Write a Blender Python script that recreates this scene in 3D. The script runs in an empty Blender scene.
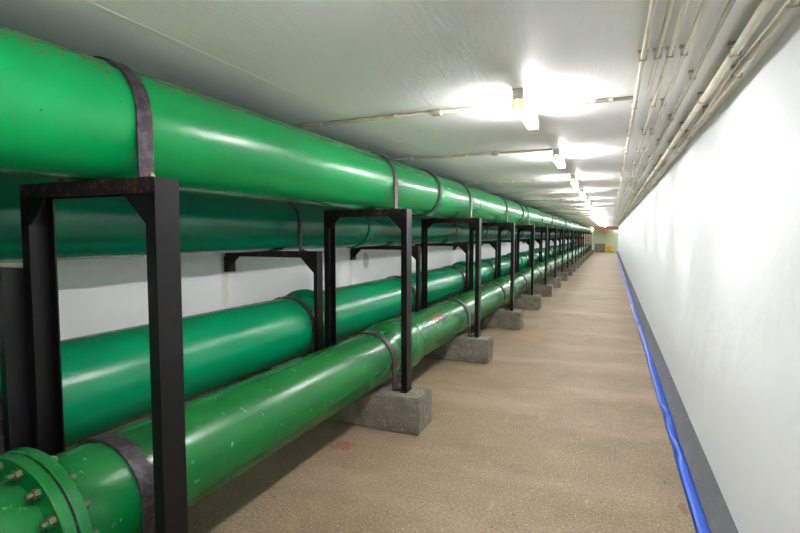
import bpy, math, random
from mathutils import Vector
random.seed(7)
C = bpy.context.scene.collection
PI = math.pi

# ------------------------------------------------------------------ camera
FPX = 500.0
cam = bpy.data.cameras.new('camera'); co = bpy.data.objects.new('camera', cam); C.objects.link(co)
pitch = math.atan(31.5 / FPX); yaw = math.atan(211 / FPX * math.cos(pitch))
cam.sensor_width = 36; cam.lens = FPX / 800 * 36; cam.clip_start = .05; cam.clip_end = 200
co.location = (0, 0, 1.6); co.rotation_euler = (PI / 2 - pitch, 0, yaw)
bpy.context.scene.camera = co
sc = bpy.context.scene
sc.view_settings.view_transform = 'Standard'; sc.view_settings.look = 'None'
sc.view_settings.gamma = 1; sc.view_settings.use_curve_mapping = False
sc.view_settings.exposure = 2.42
w = bpy.data.worlds.new('world'); sc.world = w; w.use_nodes = True
w.node_tree.nodes['Background'].inputs[0].default_value = (.8, .9, 1, 1)
w.node_tree.nodes['Background'].inputs[1].default_value = .02

# ------------------------------------------------------------------ materials
def lin(c):
    return tuple(((v / 255) / 12.92 if v / 255 <= .04045 else ((v / 255 + .055) / 1.055) ** 2.4) for v in c) + (1,)

class Mat:
    def __init__(s, name, col, rough=.6, metal=0, spec=.5):
        s.m = bpy.data.materials.new(name); s.m.use_nodes = True
        s.nt = s.m.node_tree; s.N = s.nt.nodes; s.L = s.nt.links
        s.b = s.N['Principled BSDF']; s.b.inputs['Roughness'].default_value = rough
        s.b.inputs['Metallic'].default_value = metal; s.b.inputs['Specular IOR Level'].default_value = spec
        rgb = s.N.new('ShaderNodeRGB'); rgb.outputs[0].default_value = lin(col); s.cur = rgb.outputs[0]
        s.geo = s.N.new('ShaderNodeNewGeometry'); s.pos = s.geo.outputs['Position']
        s.h = None
    def noise(s, scale, stretch=(1, 1, 1), detail=3, rough=.55, dist=0):
        mp = s.N.new('ShaderNodeMapping'); mp.inputs['Scale'].default_value = stretch; s.L.new(s.pos, mp.inputs['Vector'])
        n = s.N.new('ShaderNodeTexNoise'); n.inputs['Scale'].default_value = scale; n.inputs['Detail'].default_value = detail
        n.inputs['Roughness'].default_value = rough; n.inputs['Distortion'].default_value = dist
        s.L.new(mp.outputs[0], n.inputs['Vector']); return n.outputs['Fac']
    def vor(s, scale, stretch=(1, 1, 1)):
        mp = s.N.new('ShaderNodeMapping'); mp.inputs['Scale'].default_value = stretch; s.L.new(s.pos, mp.inputs['Vector'])
        n = s.N.new('ShaderNodeTexVoronoi'); n.inputs['Scale'].default_value = scale; s.L.new(mp.outputs[0], n.inputs['Vector'])
        return n.outputs['Distance']
    def ramp(s, f, a, b, lo=0., hi=1.):
        n = s.N.new('ShaderNodeMapRange'); n.clamp = True
        for i, v in enumerate((a, b, lo, hi)): n.inputs[i + 1].default_value = v
        s.L.new(f, n.inputs[0]); return n.outputs[0]
    def math(s, op, a, b=None):
        n = s.N.new('ShaderNodeMath'); n.operation = op
        for i, v in enumerate((a, b)):
            if v is None: continue
            if isinstance(v, (int, float)): n.inputs[i].default_value = v
            else: s.L.new(v, n.inputs[i])
        return n.outputs[0]
    def mix(s, f, col):
        n = s.N.new('ShaderNodeMix'); n.data_type = 'RGBA'; s.L.new(f, n.inputs[0]); s.L.new(s.cur, n.inputs[6])
        n.inputs[7].default_value = lin(col); s.cur = n.outputs[2]; return s
    def near(s, p, r, amp=.5, nscale=8):
        """mask: 1 inside an irregular patch of radii r about p"""
        mp = s.N.new('ShaderNodeVectorMath'); mp.operation = 'SUBTRACT'; s.L.new(s.pos, mp.inputs[0]); mp.inputs[1].default_value = p
        dv = s.N.new('ShaderNodeVectorMath'); dv.operation = 'DIVIDE'; s.L.new(mp.outputs[0], dv.inputs[0]); dv.inputs[1].default_value = r
        ln = s.N.new('ShaderNodeVectorMath'); ln.operation = 'LENGTH'; s.L.new(dv.outputs[0], ln.inputs[0])
        nz = s.math('MULTIPLY', s.math('SUBTRACT', s.noise(nscale, detail=4), .5), amp * 2)
        return s.ramp(s.math('ADD', ln.outputs['Value'], nz), 1.0, .75)
    def bump(s, f, strength=.3, dist=.01):
        n = s.N.new('ShaderNodeBump'); n.inputs['Strength'].default_value = strength; n.inputs['Distance'].default_value = dist
        s.L.new(f, n.inputs['Height'])
        if s.h is not None: s.L.new(s.h, n.inputs['Normal'])
        s.h = n.outputs[0]; return s
    def rough(s, f): s.L.new(f, s.b.inputs['Roughness']); return s
    def done(s):
        s.L.new(s.cur, s.b.inputs['Base Color'])
        if s.h is not None: s.L.new(s.h, s.b.inputs['Normal'])
        return s.m

def normal_z(m):
    x = m.N.new('ShaderNodeSeparateXYZ'); m.L.new(m.geo.outputs['Normal'], x.inputs[0]); return x.outputs[2]

def green_paint(name, col, col2, rust=.0, dust=.0, rough=.27):
    m = Mat(name, col, rough, 0, .4)
    m.mix(m.ramp(m.noise(1.6, (1, .5, 1)), .35, .75, 0, .8), col2)
    up = normal_z(m)
    if dust: m.mix(m.math('MULTIPLY', m.ramp(up, .1, 1, 0, dust), m.ramp(m.noise(6), .3, .7, .3, 1)), (120, 135, 105))
    if dust: m.mix(m.ramp(m.noise(19, (1, 1, 1), 4, .65), .655, .70, 0, .3), (120, 190, 140))
    if rust:
        sp = m.math('ADD', m.noise(52, (1, .8, 1), 2, .5), m.ramp(up, .2, .95, -.20, -.05 + rust * .165))
        m.mix(m.ramp(sp, .62, .65, 0, .95), (104, 74, 44))
    m.mix(m.ramp(m.noise(48, (1, 1, 1), 2, .6), .735, .755, 0, .85), (52, 44, 30))
    m.bump(m.noise(34, (1, .6, 1), 2, .5), .09, .003)
    m.bump(m.noise(2.5, (1, .6, 1), 2), .15, .02)
    return m
g_ur = green_paint('green_gloss_paint', (0, 133, 68), (0, 126, 60), rust=1).done()
g_ul = green_paint('shaded_teal_gloss_paint', (0, 112, 82), (0, 104, 78)).done()  # teal paint, with the shade on this run put into a darker base
g_ll = green_paint('sea_green_gloss_paint', (0, 134, 86), (0, 126, 76), rust=.15).done()
ml = green_paint('dusty_green_gloss_paint', (0, 98, 40), (2, 92, 42), dust=.10)
ml.mix(ml.near((-1.74, 5.2, .70), (.09, .22, .09), 1.3, 16), (92, 62, 40))
g_lr = ml.done()
m = Mat('black_steel_paint', (9, 7, 9), .42, 0, .28)
m.mix(m.ramp(m.noise(60, (1, 1, .4), 4, .7), .66, .74, 0, .5), (70, 45, 36)); m.bump(m.noise(50, (1, 1, .5), 3), .15, .003)
blk = m.done()
m = Mat('rusty_black_steel', (12, 9, 10), .6, 0, .3); m.mix(m.ramp(m.noise(30, (1, 1, 1), 5, .7), .54, .62, 0, .8), (92, 46, 32)); m.bump(m.noise(60, detail=4), .5, .005)
rustblk = m.done()
m = Mat('grey_purple_strap_steel', (70, 63, 71), .5, .2); m.mix(m.ramp(m.noise(26, (1, 1, 1), 4, .7), .44, .52, 0, .95), (40, 31, 36))
m.mix(m.ramp(m.noise(30, detail=5), .62, .7, 0, .7), (96, 50, 36)); m.bump(m.noise(70, detail=3), .3, .003); strapm = m.done()
m = Mat('galvanised_bolt_steel', (120, 108, 88), .5, .5); m.mix(m.ramp(m.noise(40), .45, .6, 0, .8), (110, 62, 40)); boltm = m.done()
m = Mat('green_painted_bolt', (48, 96, 54), .4, .2); m.mix(m.ramp(m.noise(45, detail=4), .48, .58, 0, .9), (104, 70, 44)); fbolt = m.done()
m = Mat('cast_concrete', (128, 122, 108), .9)
m.mix(m.ramp(m.noise(7, detail=5), .4, .68, 0, .7), (96, 88, 72)); m.mix(m.ramp(m.noise(28, detail=5, rough=.7), .54, .64, 0, .7), (164, 160, 148))
m.mix(m.ramp(m.vor(60), .0, .16, .5, 0), (84, 78, 66)); m.bump(m.noise(35, detail=6, rough=.7), 1, .02); conc = m.done()

m = Mat('concrete_floor', (136, 119, 94), .62, 0, .35)
m.mix(m.ramp(m.noise(1.3, (1, 1.2, 1), 5, .6), .38, .64, 0, .8), (118, 101, 77))
m.mix(m.ramp(m.noise(4.2, (1, 1.2, 1), 5, .65), .50, .66, 0, .4), (150, 132, 104))
m.mix(m.ramp(m.noise(.9, (.5, 1.6, 1), 3), .5, .7, 0, .6), (168, 142, 124))
m.mix(m.ramp(m.noise(55, detail=4, rough=.75), .52, .62, 0, .65), (98, 82, 58))
m.mix(m.ramp(m.noise(70, (1, 1, 1), 3, .7), .56, .64, 0, .7), (182, 166, 134))
m.mix(m.ramp(m.noise(24, detail=2), .70, .74, 0, .8), (72, 60, 48))
m.mix(m.ramp(m.noise(5, (1.4, .6, 1), 6, .75), .60, .70, 0, .4), (178, 166, 146))
m.mix(m.math('MULTIPLY', m.near((-1.84, 3.25, 0), (.09, .08, 1), 1.3, 22), .6), (140, 48, 52))
m.mix(m.math('MULTIPLY', m.near((-1.15, 8.0, 0), (.24, .34, 1), 1.6, 5), .32), (176, 116, 78))
m.mix(m.math('MULTIPLY', m.near((.43, 3.25, 0), (.025, .08, 1), 1.2, 20), .6), (112, 56, 46))
m.bump(m.noise(60, detail=5, rough=.7), .5, .008); floorm = m.done()
m = Mat('white_plaster_wall', (238, 241, 243), .55, 0, .4)
m.mix(m.ramp(m.noise(1.2, detail=4), .4, .7, 0, .3), (228, 232, 234)); m.mix(m.ramp(m.noise(6, detail=3), .765, .78, 0, .5), (120, 112, 100))
m.bump(m.noise(3.5, (1, 1, .8), 4), .5, .025); m.bump(m.noise(40, detail=4), .1, .004); wallr = m.done()
m = Mat('stained_white_wall', (236, 236, 236), .6, 0, .4)
m.mix(m.ramp(m.noise(2.2, (1, 1, 1.5), 5, .7), .66, .74, 0, .3), (160, 156, 146))
for k in range(5):
    m.mix(m.math('MULTIPLY', m.near((-3.28, 3.62 + 2.42 * (k - 1), 1.15), (.3, .05, .34), 1.1, 7), .3), (196, 178, 130))
m.mix(m.math('MULTIPLY', m.near((-3.28, 6.5, 1.22), (.3, .1, .14), .8, 14), .6), (128, 122, 116))
m.bump(m.noise(5, detail=4), .2, .015); walll = m.done()
m = Mat('white_painted_concrete_ceiling', (240, 242, 241), .5, 0, .35)
m.mix(m.ramp(m.noise(1.1, (1, .6, 1), 3), .4, .7, 0, .4), (232, 235, 231))
m.mix(m.ramp(m.noise(30, (1, .5, 1), 3, .7), .74, .765, 0, .6), (110, 106, 96))
m.bump(m.noise(22, (2.5, .35, 1), 4, .6), .42, .006); m.bump(m.noise(7, (1, .4, 1), 3), .2, .012); ceilm = m.done()
m = Mat('dark_grey_cement_skirting', (110, 110, 114), .85); m.mix(m.ramp(m.noise(10, (1, .5, 1), 5, .7), .5, .68, 0, .5), (126, 126, 126))
m.mix(m.ramp(m.noise(14, (1, .4, 1), 5), .6, .7, 0, .5), (80, 80, 82)); m.mix(m.ramp(m.noise(5, (1, .6, 1), 6, .75), .54, .66, 0, .6), (138, 138, 140)); m.bump(m.noise(40), .3, .005); skirt = m.done()
m = Mat('blue_layflat_hose', (0, 74, 186), .42, 0, .5); m.mix(m.ramp(m.noise(5, (1, .5, 1)), .4, .7, 0, .5), (4, 86, 200)); m.bump(m.noise(90), .08, .002); blue = m.done()
m = Mat('cream_painted_conduit', (214, 206, 186), .5); m.mix(m.ramp(m.noise(9, (1, .6, 1), 4), .5, .7, 0, .6), (188, 174, 144)); cond = m.done()
m = Mat('tan_painted_conduit', (166, 160, 140), .55); m.mix(m.ramp(m.noise(9, (1, .6, 1), 4), .5, .7, 0, .6), (206, 196, 172)); cond2 = m.done()
m = Mat('grey_clip_metal', (176, 164, 138), .5, .3); m.mix(m.ramp(m.noise(15), .5, .6), (150, 138, 112)); clipm = m.done()
m = Mat('white_enamel_housing', (206, 204, 192), .4); m.mix(m.ramp(m.noise(12), .5, .7, 0, .4), (186, 182, 166)); enamel = m.done()
m = Mat('pale_green_plaster', (218, 222, 190), .7); m.mix(m.ramp(m.noise(2), .4, .7, 0, .4), (204, 210, 176)); paleg = m.done()
m = Mat('brown_lintel_paint', (120, 78, 46), .7); m.mix(m.ramp(m.noise(5), .4, .7, 0, .5), (96, 62, 40)); brown = m.done()
m = Mat('yellow_plastic', (222, 172, 22), .5); m.mix(m.ramp(m.noise(6), .5, .7, 0, .4), (200, 150, 20)); yel = m.done()
m = Mat('red_enamel', (206, 30, 30), .4); m.mix(m.ramp(m.noise(6), .5, .7, 0, .4), (180, 24, 24)); redm = m.done()
m = Mat('pink_board', (226, 178, 172), .6); m.mix(m.ramp(m.noise(6), .5, .7, 0, .4), (206, 160, 156)); pinkm = m.done()
m = Mat('dark_sludge', (92, 78, 48), .9); m.mix(m.ramp(m.noise(6), .4, .6, 0, .6), (130, 108, 60)); m.bump(m.noise(9, detail=5), .8, .03); pilem = m.done()
def glow(name, col, s):
    m = bpy.data.materials.new(name); m.use_nodes = True; b = m.node_tree.nodes['Principled BSDF']
    b.inputs['Base Color'].default_value = (.8, .8, .8, 1)
    b.inputs['Emission Color'].default_value = col; b.inputs['Emission Strength'].default_value = s; return m
TUBE = 34.0
tube_m = glow('fluorescent_tube_glow', (.99, .97, 1, 1), TUBE)
warm_m = glow('warm_tube_end_glow', (1, .55, .10, 1), .22)
lamp_m = glow('small_lamp_glow', (1, .95, .85, 1), 25)

# ------------------------------------------------------------------ mesh helpers
class MB:
    def __init__(s): s.v = []; s.f = []; s.sm = []
    def add(s, vs, fs, smooth=False):
        o = len(s.v); s.v += [tuple(v) for v in vs]; s.f += [tuple(i + o for i in f) for f in fs]; s.sm += [smooth] * len(fs); return s
    def box(s, a, b):
        (x0, y0, z0), (x1, y1, z1) = a, b
        return s.add([(x0, y0, z0), (x1, y0, z0), (x1, y1, z0), (x0, y1, z0), (x0, y0, z1), (x1, y0, z1), (x1, y1, z1), (x0, y1, z1)],
                     [(3, 2, 1, 0), (4, 5, 6, 7), (0, 1, 5, 4), (1, 2, 6, 5), (2, 3, 7, 6), (3, 0, 4, 7)])
    def lathe(s, c, prof, n=64, axis='Y', closed=False):
        """prof: list of (along, radius), c: the centre of the axis"""
        vs = []
        for (t, r) in prof:
            for k in range(n):
                a = 2 * PI * k / n; p, q = r * math.cos(a), r * math.sin(a)
                vs.append({'Y': (c[0] + p, c[1] + t, c[2] + q), 'X': (c[0] + t, c[1] + p, c[2] + q), 'Z': (c[0] + p, c[1] + q, c[2] + t)}[axis])
        fs = []; m = len(prof)
        for i in range(m if closed else m - 1):
            j = (i + 1) % m
            for k in range(n):
                k2 = (k + 1) % n; q = (i * n + k, i * n + k2, j * n + k2, j * n + k)
                fs.append(q if axis == 'X' else q[::-1] if axis == 'Z' else q)
        s.add(vs, fs, True)
        if not closed:
            s.add([vs[k] for k in range(n)], [tuple(range(n))]); s.add([vs[(m - 1) * n + k] for k in range(n)], [tuple(range(n))[::-1]])
        return s
    def prism(s, pts, y0, y1):
        """outline in XZ, extruded along Y"""
        n = len(pts); vs = [(x, y0, z) for x, z in pts] + [(x, y1, z) for x, z in pts]
        return s.add(vs, [tuple(range(n)), tuple(range(n, 2 * n))[::-1]] + [(i, i + n, (i + 1) % n + n, (i + 1) % n) for i in range(n)])
    def sweep(s, path, secs):
        """secs: list (per path point) of rings of 3-D points"""
        n = len(secs[0]); vs = [p for r in secs for p in r]
        fs = [(i * n + k, i * n + (k + 1) % n, (i + 1) * n + (k + 1) % n, (i + 1) * n + k) for i in range(len(secs) - 1) for k in range(n)]
        s.add(vs, fs, True); s.add(secs[0], [tuple(range(n))[::-1]]); return s.add(secs[-1], [tuple(range(n))])
    def build(s, name, mat, parent=None, bevel=0, loc=None, sharp=35):
        me = bpy.data.meshes.new(name); me.from_pydata(s.v, [], s.f)
        for p, q in zip(me.polygons, s.sm): p.use_smooth = q
        import bmesh
        bm = bmesh.new(); bm.from_mesh(me)
        if any(s.sm): bmesh.ops.remove_doubles(bm, verts=bm.verts, dist=1e-5)
        bmesh.ops.recalc_face_normals(bm, faces=bm.faces)
        for e in bm.edges:
            if len(e.link_faces) == 2 and e.calc_face_angle(0) > math.radians(sharp): e.smooth = False
        bm.to_mesh(me); bm.free()
        me.materials.append(mat)
        o = bpy.data.objects.new(name, me); C.objects.link(o)
        if parent: o.parent = parent
        if loc: o.location = loc
        if bevel:
            b = o.modifiers.new('bevel', 'BEVEL'); b.width = bevel; b.segments = 2; b.limit_method = 'ANGLE'; b.angle_limit = math.radians(40)
        return o

def tag(o, label=None, cat=None, group=None, kind=None):
    for k, v in (('label', label), ('category', cat), ('group', group), ('kind', kind)):
        if v: o[k] = v
    return o
def thing(name, label, cat, loc, group=None):
    o = bpy.data.objects.new(name, None); C.objects.link(o); o.location = loc; o.empty_display_size = .1
    return tag(o, label, cat, group)
def copy_tree(o, parent=None):
    c = o.copy(); C.objects.link(c); c.parent = parent
    for ch in list(o.children): copy_tree(ch, c)
    return c
ORD = ['first', 'second', 'third', 'fourth', 'fifth', 'sixth', 'seventh', 'eighth', 'ninth', 'tenth', 'eleventh', 'twelfth', 'thirteenth',
       'fourteenth', 'fifteenth', 'sixteenth', 'seventeenth', 'eighteenth', 'nineteenth', 'twentieth', 'twenty-first', 'twenty-second', 'twenty-third', 'twenty-fourth']

# ------------------------------------------------------------------ the setting
XL, XR, ZC, Y0, Y1, YE = -3.28, .61, 2.40, -7.0, 50.0, 51.6
def struct(name, mb, mat, **k): return tag(mb.build(name, mat, **k), kind='structure')
f = MB(); f.box((XL - .3, Y0 - .2, -.2), (.462, YE + .2, 0)); f.box((.462, Y0 - .2, -.2), (XR + .3, YE + .2, -.03))
struct('floor', f, floorm)
struct('ceiling', MB().box((XL - .3, Y0 - .2, ZC), (XR + .3, YE + .2, ZC + .2)), ceilm)
c = MB()
for x in (-1.672,): c.prism([(x - .004, ZC), (x, ZC - .0016), (x + .008, ZC)], Y0, Y1)
struct('trim_1', c, ceilm)
struct('wall_left', MB().box((XL - .2, Y0 - .2, 0), (XL, YE + .2, ZC)), walll)
struct('wall_right', MB().box((XR, Y0 - .2, -.03), (XR + .2, YE + .2, ZC)), wallr)
struct('wall_front_bounce', MB().box((XL, Y0 - .2, 0), (XR, Y0, ZC)), wallr)  # unseen wall behind the camera, added to close the shell and bounce light
struct('wall_back', MB().box((XL, Y1, 0), (-1.55, Y1 + .2, ZC)).box((XL, YE, 0), (-.35, YE + .2, ZC)).box((-.35, YE - .25, 0), (XR, YE, ZC)), paleg)
struct('baseboard_right', MB().prism([(.528, -.03), (XR, -.03), (XR, .149), (.604, .152), (.572, .06), (.545, .0)], Y0, YE - .25), skirt)
struct('trim_2', MB().box((-1.55, Y1, 2.06), (XR, Y1 + .18, ZC)), brown)

# ------------------------------------------------------------------ frames, blocks, straps
YF = [1.385 + 2.42 * k for k in range(-2, 20)]      # aisle-side row; entry 2 is the first in view
NV = 2
FX0, FX1, FZ = -2.295, -1.52, 1.81                 # aisle-side frame
BX0, BX1, BZ = XL + .004, -2.287, 1.46             # wall-side frame
BLK = .30
def channel(x_out, sgn, z0, z1, d=.11, wdt=.05, t=.007):
    """C-section post, web on the x_out side, open towards sgn"""
    x1 = x_out + sgn * wdt
    pts = [(x_out, -d / 2), (x1, -d / 2), (x1, -d / 2 + t), (x_out + sgn * t, -d / 2 + t), (x_out + sgn * t, d / 2 - t), (x1, d / 2 - t), (x1, d / 2), (x_out, d / 2)]
    n = len(pts); m = MB()
    vs = [(x, y, z0) for x, y in pts] + [(x, y, z1) for x, y in pts]
    caps = [(0, 1, 2, 3), (0, 3, 4, 7), (4, 5, 6, 7)]
    m.add(vs, caps + [tuple(i + n for i in q)[::-1] for q in caps] + [(i, i + n, (i + 1) % n + n, (i + 1) % n) for i in range(n)])
    return m
def gusset(x, sgn, z, s=.115, yo=.054):
    return MB().prism([(x, z), (x + sgn * s, z), (x, z - s)], -yo, -yo + .008)
def gusset_b(x, sgn, z, s=.115):
    return MB().prism([(x, z), (x + sgn * s, z), (x, z - s)], .046, .054)
def hexbolt(m, c, r=.012, h=.012, axis='Z'):
    return m.lathe(c, [(0, r), (h, r), (h, r * .5), (h + .01, r * .5)], 6, axis)

proto = thing('pipe_support_frame', 'x', 'frame', (0, 0, 0), 'tall black frames along the aisle')
channel(FX1, -1, BLK + .01, FZ).build('post', blk, proto)
channel(FX0, 1, BLK + .01, FZ).build('post', blk, proto)
b = MB(); b.box((FX0 + .007, -.057, FZ - .007), (FX1 - .007, .057, FZ + .0005)); b.box((FX0 + .007, -.057, FZ - .055), (FX1 - .007, -.048, FZ - .007)); b.box((FX0 + .007, .048, FZ - .055), (FX1 - .007, .057, FZ - .007))
tag(b.build('crossbeam', rustblk, proto), 'rust-flecked crossbeam')
for x, sg in ((FX1 - .05, -1), (FX0 + .05, 1)):
    gg = gusset(x, sg, FZ - .055); gg.build('gusset_plate', blk, proto)
for x in (FX1 - .03, FX0 + .03): MB().box((x - .03, -.065, BLK), (x + .03, .065, BLK + .01)).build('base_plate', blk, proto)
for k, y in enumerate(YF):
    o = proto if k == 0 else copy_tree(proto)
    o.location = (0, y, 0); i = k - NV
    o['label'] = ('black steel frame under the upper aisle pipe, behind the camera position (%s back)' % ORD[-i - 1]) if i < 0 else \
        ('nearest tall black steel frame, its beam carrying the bright green pipe' if i == 0 else
         '%s tall black steel frame from the camera in the aisle-side row' % ORD[i] if i < 19 else 'last tall black steel frame, farthest down the tunnel in the aisle-side row')
proto2 = thing('wall_support_frame', 'x', 'frame', (0, 0, 0), 'low black frames fixed to the left wall')
channel(BX1, -1, BLK + .01, BZ, d=.086, wdt=.036).build('post', blk, proto2)
b = MB(); b.box((BX0, -.045, BZ - .007), (BX1 - .007, .045, BZ + .0005)); b.box((BX0, -.045, BZ - .055), (BX1 - .007, -.036, BZ - .007)); b.box((BX0, .036, BZ - .055), (BX1 - .007, .045, BZ - .007))
tag(b.build('crossbeam', rustblk, proto2), 'rust-flecked crossbeam')
for x, sg in ((BX1 - .036, -1), (BX0 + .028, 1)):
    gg = gusset(x, sg, BZ - .055, .13, .042); gg.build('gusset_plate', blk, proto2)
MB().box((BX0, -.06, BZ - .2), (BX0 + .028, .06, BZ - .055)).build('wall_plate', blk, proto2)
MB().box((BX1 - .08, -.06, BLK), (BX1 + .01, .055, BLK + .01)).build('base_plate', blk, proto2)
for k, y in enumerate(YF):
    o = proto2 if k == 0 else copy_tree(proto2)
    o.location = (0, y - (.10 if k == NV else .14), 0); i = k - NV
    o['label'] = ('black wall-fixed frame behind the camera position (%s back)' % ORD[-i - 1]) if i < 0 else \
        '%s low black steel frame from the camera, beam fixed to the left wall' % ORD[i]

# concrete blocks with chipped, uneven edges
import bmesh
def rough_block(name, a, b, seed, sub=12, amp=.011):
    rnd = random.Random(seed); bm = bmesh.new(); bmesh.ops.create_cube(bm, size=1)
    for v in bm.verts:
        v.co = Vector([a[i] + (v.co[i] + .5) * (b[i] - a[i]) for i in range(3)])
    # cuts evenly spaced on the long side
    bmesh.ops.bevel(bm, geom=list(bm.edges), offset=.012, segments=2, affect='EDGES')
    bmesh.ops.subdivide_edges(bm, edges=[e for e in bm.edges if e.calc_length() > .1], cuts=sub, use_grid_fill=True)
    from mathutils import noise as N
    for v in bm.verts:
        d = N.noise_vector(v.co * 14 + Vector((seed * 3.1, 0, 0))) * amp
        if v.co.z < a[2] + .001: d.z = 0
        if v.co.z > b[2] - .02: d.z = -abs(d.z)
        v.co += d
    me = bpy.data.meshes.new(name); bm.to_mesh(me); bm.free(); me.materials.append(conc)
    o = bpy.data.objects.new(name, me); C.objects.link(o); return o
bl = [rough_block('concrete_block', (-2.40, -.165, 0), (-1.372, .165, BLK), s) for s in (1, 2, 3)]
bw = [rough_block('concrete_block', (-3.15, -.165, 0), (-2.42, .165, BLK + .0), s) for s in (4, 5)]
for k, y in enumerate(YF):
    i = k - NV
    for src, nm in ((bl, 'aisle'), (bw, 'wall')):
        o = src[k] if k < len(src) else src[k % len(src)].copy()
        if k >= len(src): C.objects.link(o)
        o.location = (0, y, 0)
        if nm == 'aisle':
            l = 'grey concrete block behind the camera under the aisle pipe (%s back)' % ORD[-i - 1] if i < 0 else \
                'nearest grey concrete block, at the bottom edge under the first black post' if i == 0 else \
                'grey concrete block on the aisle floor under the %s tall black frame' % ORD[i]
            tag(o, l, 'concrete block', 'concrete blocks under the aisle-side frames')
        else:
            l = 'grey concrete block behind the camera by the left wall (%s back)' % ORD[-i - 1] if i < 0 else \
                'grey concrete block by the left wall under the %s low black frame' % ORD[i]
            tag(o, l, 'concrete block', 'concrete blocks under the wall-side pipe')

# ------------------------------------------------------------------ pipes
PIPES = {'upper aisle': dict(x=-1.89, z=FZ + .237, r=.235, mat=g_ur, j0=5.0),
         'upper wall': dict(x=-2.75, z=BZ + .237, r=.235, mat=g_ul, j0=5.1),
         'lower wall': dict(x=-2.62, z=.776, r=.272, mat=g_ll, j0=3.90),
         'lower aisle': dict(x=-1.89, z=BLK + .232, r=.229, mat=g_lr, j0=4.25)}
LAB = {'upper aisle': 'bright green gloss pipeline under the ceiling on tall black frames, nearest the aisle',
       'upper wall': 'dark teal green pipeline behind the upper one, resting on low wall-fixed frames',
       'lower wall': 'sea green pipeline along the left wall, lower and behind the black posts',
       'lower aisle': 'dusty green floor-level pipeline on concrete blocks, with a bolted flange'}
for nm, p in PIPES.items():
    r = p['r']; cx, cz = p['x'], p['z']; ys, ye = -5.0, Y1 - .02
    root = thing('green_pipeline', LAB[nm], 'pipe', (cx, 0, cz))
    js = [p['j0'] + 5.4 * k for k in range(-1, 9)]
    js = [j for j in js if ys + .6 < j < ye - .6]
    if nm == 'lower aisle': js = [1.07] + [j for j in js if j > 1]
    cuts = [ys] + js + [ye]
    for a, b in zip(cuts[:-1], cuts[1:]):
        L = b - a; n = max(2, int(L / .6)); MB().lathe((0, 0, 0), [(a + .002 + (L - .004) * i / n, r) for i in range(n + 1)], 96).build('pipe_section', p['mat'], root)
    for j in js:
        if j == 1.07: continue
        if nm.startswith('upper'):
            tag(MB().lathe((0, j, 0), [(-.035, r), (-.035, r + .014), (.035, r + .014), (.035, r)], 96, closed=False).build('joint_band', strapm if nm == 'upper aisle' else p['mat'], root),
                'dark joint band' if nm == 'upper aisle' else None)
            MB().lathe((0, j, 0), [(.035, r), (.04, r + .007), (.13, r + .005), (.16, r)], 96).build('bell_collar', p['mat'], root)
        elif nm == 'lower wall':
            MB().lathe((0, j, 0), [(-.10, r), (-.05, r + .006), (-.03, r + .030), (.0, r + .046), (.05, r + .046), (.055, r + .008), (.09, r)], 96).build('bell_collar', p['mat'], root)
        else:
            MB().lathe((0, j, 0), [(-.28, r), (-.20, r + .022), (-.16, r + .034), (.20, r + .034), (.26, r + .022), (.28, r + .002), (.30, r)], 96).build('bell_collar', p['mat'], root)
    if nm == 'lower aisle':
        for y0 in (1.015, 1.065):
            R = r + .075
            fl = MB().lathe((0, y0, 0), [(0, r - .002), (0, R - .004), (.004, R), (.038, R), (.042, R - .004), (.042, r - .002)], 96).build('flange', g_lr, root)
            side = -1 if y0 < 1.04 else 1
            for k in range(16):
                a = 2 * PI * (k + .35) / 16; bx, bz = (r + .043) * math.cos(a), (r + .043) * math.sin(a)
                m = MB(); 
                if side < 0: m.lathe((bx, y0, bz), [(0, .018), (-.02, .018), (-.02, .011), (-.040, .011)], 6)
                else: m.lathe((bx, y0 + .042, bz), [(0, .018), (.02, .018), (.02, .011), (.030, .011)], 6)
                tag(m.build('bolt', fbolt, fl), 'rust-edged hex bolt')
        tag(MB().lathe((0, 1.057, 0), [(0, r + .066), (.008, r + .066)], 96).build('gasket', rustblk, root), 'thin dark rusty gasket')

# ------------------------------------------------------------------ straps: an inverted U of flat bar with two feet
def strap_proto(nm, zfoot, w=.042, t=.009):
    p = PIPES[nm]; r = p['r'] + .003; R = r + t; cz = p['z']
    root = thing('pipe_strap', 'x', 'strap', (p['x'], 0, zfoot), 'straps over the %s pipe' % nm)
    dz = zfoot - cz
    path_o = [(-R, dz)] + [(-R * math.cos(PI * i / 40), R * math.sin(PI * i / 40)) for i in range(41)] + [(R, dz)]
    path_i = [(-r, dz)] + [(-r * math.cos(PI * i / 40), r * math.sin(PI * i / 40)) for i in range(41)] + [(r, dz)]
    vs = []
    for (xo, zo), (xi, zi) in zip(path_o, path_i):
        vs += [(xo, -w / 2, zo - dz), (xo, w / 2, zo - dz), (xi, w / 2, zi - dz), (xi, -w / 2, zi - dz)]
    fs = [(4 * i + a, 4 * i + 4 + a, 4 * i + 4 + b, 4 * i + b) for i in range(len(path_o) - 1) for a, b in ((0, 1), (1, 2), (2, 3), (3, 0))]
    n = len(path_o) - 1; fs += [(0, 1, 2, 3), (4 * n + 3, 4 * n + 2, 4 * n + 1, 4 * n)]
    m = MB(); m.add(vs, fs, True); m.build('band', strapm, root)
    for s in (-1, 1):
        if nm == 'lower wall':
            MB().box((min(s * R, s * (R + .010)), -w / 2, 0), (max(s * R, s * (R + .010)), w / 2, .008)).build('foot', rustblk, root); continue
        ft = MB().box((min(s * R, s * (R + .05)), -w / 2, 0), (max(s * R, s * (R + .05)), w / 2, .008)).build('foot', rustblk, root)
        hexbolt(MB(), (s * (R + .026), 0, .008)).build('bolt', boltm, ft)
    return root
WID = {'upper aisle': .068, 'upper wall': .035, 'lower wall': .06, 'lower aisle': .075}
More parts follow.
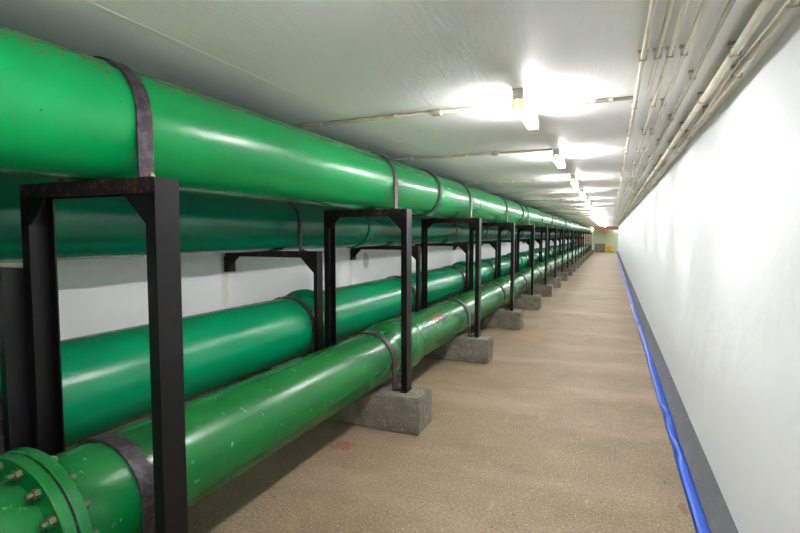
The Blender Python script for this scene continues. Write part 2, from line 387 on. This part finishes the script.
for nm, off in (('upper aisle', .02), ('upper wall', -.10), ('lower wall', -.15), ('lower aisle', .0)):
    zf = {'upper aisle': FZ, 'upper wall': BZ}.get(nm, BLK)
    pr = strap_proto(nm, zf, WID[nm])
    for k, y in enumerate(YF):
        i = k - NV; o = pr if k == 0 else copy_tree(pr)
        o.location = (PIPES[nm]['x'], y + off, zf)
        pn = {'upper aisle': 'upper bright green', 'upper wall': 'upper teal', 'lower wall': 'lower wall-side', 'lower aisle': 'lower aisle-side'}[nm]
        o['label'] = 'dark steel strap over the %s pipe behind the camera (%s back)' % (pn, ORD[-i - 1]) if i < 0 else \
            'dark steel strap over the %s pipe, %s from the camera' % (pn, ORD[i] if i else 'nearest')

# ------------------------------------------------------------------ fluorescent battens
def make_light():
    t = thing('fluorescent_light', 'x', 'ceiling light', (0, 0, ZC), 'fluorescent battens down the ceiling')
    MB().box((-.03, -.30, -.055), (.03, .30, 0)).build('housing', enamel, t, bevel=.004)
    for x in (-.019, .019):
        MB().lathe((x, 0, -.088), [(-.285, .015), (.285, .015)], 16).build('tube', tube_m, t)
        for s in (-1, 1): tag(MB().box((x - .0165, min(s * .285, s * .305), -.110), (x + .0165, max(s * .285, s * .305), -.056)).build('lamp_holder', warm_m, t, bevel=.005), 'warm yellow glowing lamp holder')
    for s in (-1, 1): MB().box((-.032, min(s * .296, s * .306), -.058), (.032, max(s * .296, s * .306), 0)).build('end_cap', enamel, t, bevel=.003)
    return t
LX = -.49
LY = [-5.9, -3.6, -1.3, .9, 3.12] + [5.2 + 2.2 * k for k in range(21)]
lp = make_light()
for k, y in enumerate(LY):
    o = lp if k == 0 else copy_tree(lp)
    o.location = (LX, y, ZC + .0005); i = k - 4
    o['label'] = 'lit ceiling batten behind the camera position (%s back)' % ORD[-i - 1] if i < 0 else \
        ('nearest lit twin-tube fluorescent batten on the ceiling' if i == 0 else '%s lit fluorescent batten from the camera, on the ceiling' % ORD[i])

# ------------------------------------------------------------------ conduits along the ceiling
ZT = ZC - .022
def rod(m, p, q, r, n=10):
    p, q = Vector(p), Vector(q); d = (q - p).normalized(); a = d.orthogonal().normalized(); b = d.cross(a)
    ring = lambda c: [tuple(c + a * r * math.cos(2 * PI * k / n) + b * r * math.sin(2 * PI * k / n)) for k in range(n)]
    m.sweep(None, [ring(p), ring(q)]); return m
CN = [  # x, radius, y start, y end, material, description, clip y0, spacing
    (.110, .0105, Y0 + .02, 49.6, cond, 'cream ceiling conduit farthest from the right wall, beside the lights', 2.46, .9),
    (.165, .0095, Y0 + .02, 3.10, cond, 'short cream ceiling conduit ending near the first light, second from the lights', 2.46, .9),
    (.212, .0095, Y0 + .02, 49.6, cond, 'cream ceiling conduit, third of the row counted from the lights', 2.46, .9),
    (.266, .0095, Y0 + .02, 49.6, cond, 'cream ceiling conduit before the wide gap, fourth counted from the lights', 2.46, .9),
    (.348, .0095, Y0 + .02, 49.6, cond2, 'tan ceiling conduit alone between the two wide gaps', 2.85, .95),
    (.457, .018, Y0 + .02, 49.6, cond, 'thickest cream ceiling conduit, second from the right wall', 2.5, .8),
    (.530, .016, Y0 + .02, 49.6, cond, 'cream ceiling conduit nearest the right wall, with a thin cable slung beside it', 2.85, .8)]
for (x, r, ya, yb, mat, lab, c0, cs) in CN:
    root = thing('ceiling_conduit', lab, 'conduit', (x, 0, ZC), 'conduits running along the ceiling')
    m = MB(); z = -.022 - r; rnd = random.Random(int(x * 1000)); ys = [ya]
    while ys[-1] + 1.0 < yb: ys.append(ys[-1] + 1.0)
    ys.append(yb); pts = [Vector((rnd.uniform(-.003, .003), y, z + rnd.uniform(-.002, .002))) for y in ys]
    n = 12; secs = [[tuple(q + Vector((r * math.cos(2 * PI * k / n), 0, r * math.sin(2 * PI * k / n)))) for k in range(n)] for q in pts]
    m.sweep(None, secs); m.build('conduit_tube', mat, root)
    k0 = 0; y = c0 - cs * 5
    src = None
    while y < min(yb, 46):
        if y > .4:
            if src is None:
                mm = MB().box((-r - .002, -.008, -.022 - 2 * r - .002), (r + .002, .008, -.022 - 2 * r + .001)).box((-r - .004, -.008, -.022 - 2 * r - .002), (-r - .001, .008, -.006)).box((r + .001, -.008, -.022 - 2 * r - .002), (r + .004, .008, -.006)).box((-r - .009, -.012, -.008), (r + .009, .012, 0))
                src = mm.build('clip', clipm, root, loc=(0, y, 0))
            else:
                o = src.copy(); C.objects.link(o); o.location = (0, y, 0)
        y += cs
# thin cables slung beside the thick conduit
cb = MB(); n = 8; secs = []; ysx = [Y0 + .1 + .25 * i for i in range(200)]
for y in ysx:
    sag = .012 * (1 - math.cos(2 * PI * (y - 2.85) / 1.6)); cxx = .500 + .006 * math.sin(y * 2.1)
    secs.append([(cxx + .004 * math.cos(2 * PI * k / n), y, ZC - .045 - sag + .004 * math.sin(2 * PI * k / n)) for k in range(n)])
cb.sweep(None, secs); tag(cb.build('slung_cable', cond), 'thin off-white cable slung beside the thick conduit nearest the right wall', 'cable')

# cross conduits feeding the lights
for k, y in enumerate(LY):
    i = k - 4
    y2 = y + (-.02 if i == 0 else -.34 if i == 1 else .0)
    side = 'behind the camera, %s back' % ORD[-i - 1] if i < 0 else 'to the %s light' % ORD[i]
    root = thing('cross_conduit', 'thin conduit crossing the ceiling from the left %s' % side, 'conduit', (0, y2, ZC), 'conduits crossing the ceiling')
    m = MB(); rod(m, (XL + .01, 0, -.014), (LX - .032, 0, -.014), .013); m.build('conduit_tube', cond2, root)
    for x in (-2.6, -1.9, -1.33, -.8):
        MB().box((x - .012, -.016, -.027), (x + .012, .016, 0)).build('clip', enamel, root)
    MB().box((-1.08, -.024, -.034), (-1.02, .024, 0)).build('junction_box', cond2, root, bevel=.003)
for i in (0, 3, 6, 9, 12, 15):
    y = LY[4 + i] + (.1 if i == 0 else 0)
    root = thing('cross_conduit', 'thin conduit from the %s light to the conduits at the right' % ORD[i], 'conduit', (0, y, ZC), 'conduits crossing the ceiling')
    m = MB(); rod(m, (LX + .033, 0, -.012), (.098, 0, -.012), .011); m.build('conduit_tube', cond2, root)
    for x in (-.12, -.02): MB().box((x - .012, -.016, -.025), (x + .012, .016, 0)).build('clip', enamel, root)

# ------------------------------------------------------------------ blue hose in the gutter
TW = (4.15, 4.95, 9.9)
secs = []; n = 24; y = -5.0
def twist(y):
    s = 0
    for c, a in ((TW[0], PI), (TW[1], PI), (TW[2], PI), (12.9, PI), (17.5, PI), (25, PI)):
        s += a / (1 + math.exp(-(y - c) / .10))
    return s
def pinch(y):
    return sum(math.exp(-((y - c) / .16) ** 2) for c in (TW[0], TW[1], TW[2], 12.9, 17.5, 25))
ypts = []
while y < 49.5:
    ypts.append(y); y += .03 if 2 < y < 13 else .12
for y in ypts:
    pn = pinch(y); a = .036 + .003 * math.sin(y * 1.3); b = .019 + .009 * pn; a -= .002 * pn
    tw = twist(y) + .12 * math.sin(y * .9)
    cx = .503 + .005 * math.sin(y * .8 + 1); zz = -.028 + max(abs(a * math.sin(tw)), abs(b * math.cos(tw))) + .002
    ring = []
    for k in range(n):
        t = 2 * PI * k / n; u, v = a * math.copysign(abs(math.cos(t)) ** .8, math.cos(t)), b * math.copysign(abs(math.sin(t)) ** .8, math.sin(t))
        ring.append((cx + u * math.cos(tw) - v * math.sin(tw), y, zz + u * math.sin(tw) + v * math.cos(tw)))
    secs.append(ring)
hz = MB(); hz.sweep(None, secs)
tag(hz.build('flat_hose', blue, sharp=80), 'long blue lay-flat hose with twists lying in the gutter by the right wall', 'hose')

# ------------------------------------------------------------------ far end
g = MB().box((-1.42, 50.45, 0), (-.47, 50.9, .72)).box((-1.44, 50.42, .72), (-.45, 50.93, .80))
tag(g.build('concrete_plinth', conc, bevel=.01), 'low grey plinth against the pale end wall of the tunnel', 'plinth')
hp = MB(); nn = 14; vs = []
for i in range(nn + 1):
    for j in range(nn + 1):
        u, v = i / nn * 2 - 1, j / nn * 2 - 1
        h = max(0, 1 - u * u) * max(0, 1 - v * v); vs.append((-.95 + .48 * u, 50.2 + .2 * v, .0 + .26 * h * (1 + .3 * math.sin(9 * u + 5 * v))))
hp.add(vs, [(i * (nn + 1) + j, (i + 1) * (nn + 1) + j, (i + 1) * (nn + 1) + j + 1, i * (nn + 1) + j + 1) for i in range(nn) for j in range(nn)], True)
hp.add([(-1.43, 50.0, 0), (-.47, 50.0, 0), (-.47, 50.4, 0), (-1.43, 50.4, 0)], [(3, 2, 1, 0)])
tag(hp.build('debris_heap', pilem), 'low brown heap on the floor before the grey plinth', 'heap', kind='stuff')
yb = thing('yellow_bin', 'small yellow bin on the floor at the far end beside the plinth', 'bin', (-.16, 50.5, 0))
MB().prism([(-.17, .02), (.17, .02), (.20, .52), (-.20, .52)], -.15, .15).build('body', yel, yb, bevel=.02)
MB().box((-.21, -.17, .52), (.21, .17, .60)).build('lid', yel, yb, bevel=.02)
MB().prism([(.165, .0), (.42, .0), (.40, .06), (.18, .24)], -.10, .12).build('chute', yel, yb, bevel=.015)
rc = thing('red_cabinet', 'small red hose cabinet on the end wall, seen between the far black posts', 'cabinet', (-2.7, Y1 - .1, 0))
MB().box((-.42, -.1, 1.07), (.42, .097, 1.36)).build('body', redm, rc, bevel=.01)
MB().box((-.38, -.115, 1.10), (.38, -.1, 1.33)).build('door', redm, rc, bevel=.004)
pn = MB().box((-2.16, Y1 - .03, .95), (-1.72, Y1 - .002, 1.45))
tag(pn.build('pink_board', pinkm, bevel=.004), 'pale pink board on the end wall beside the pipe ends', 'board')
for x, z in ((-1.57, 2.12), (.52, 2.13)):
    lt = thing('bulkhead_lamp', 'x', 'lamp', (x, Y1 - .02 if x < 0 else YE - .27, z))
    lt['label'] = 'small lit bulkhead lamp at the far end above the pipe ends' if x < 0 else 'small lit bulkhead lamp at the far end by the right wall'
    MB().lathe((0, -.0, 0), [(.018, .06), (-.02, .06)], 20).build('base', enamel, lt)
    MB().lathe((0, -.02, 0), [(0, .05), (-.03, .046), (-.05, .03)], 20).build('globe', lamp_m, lt)
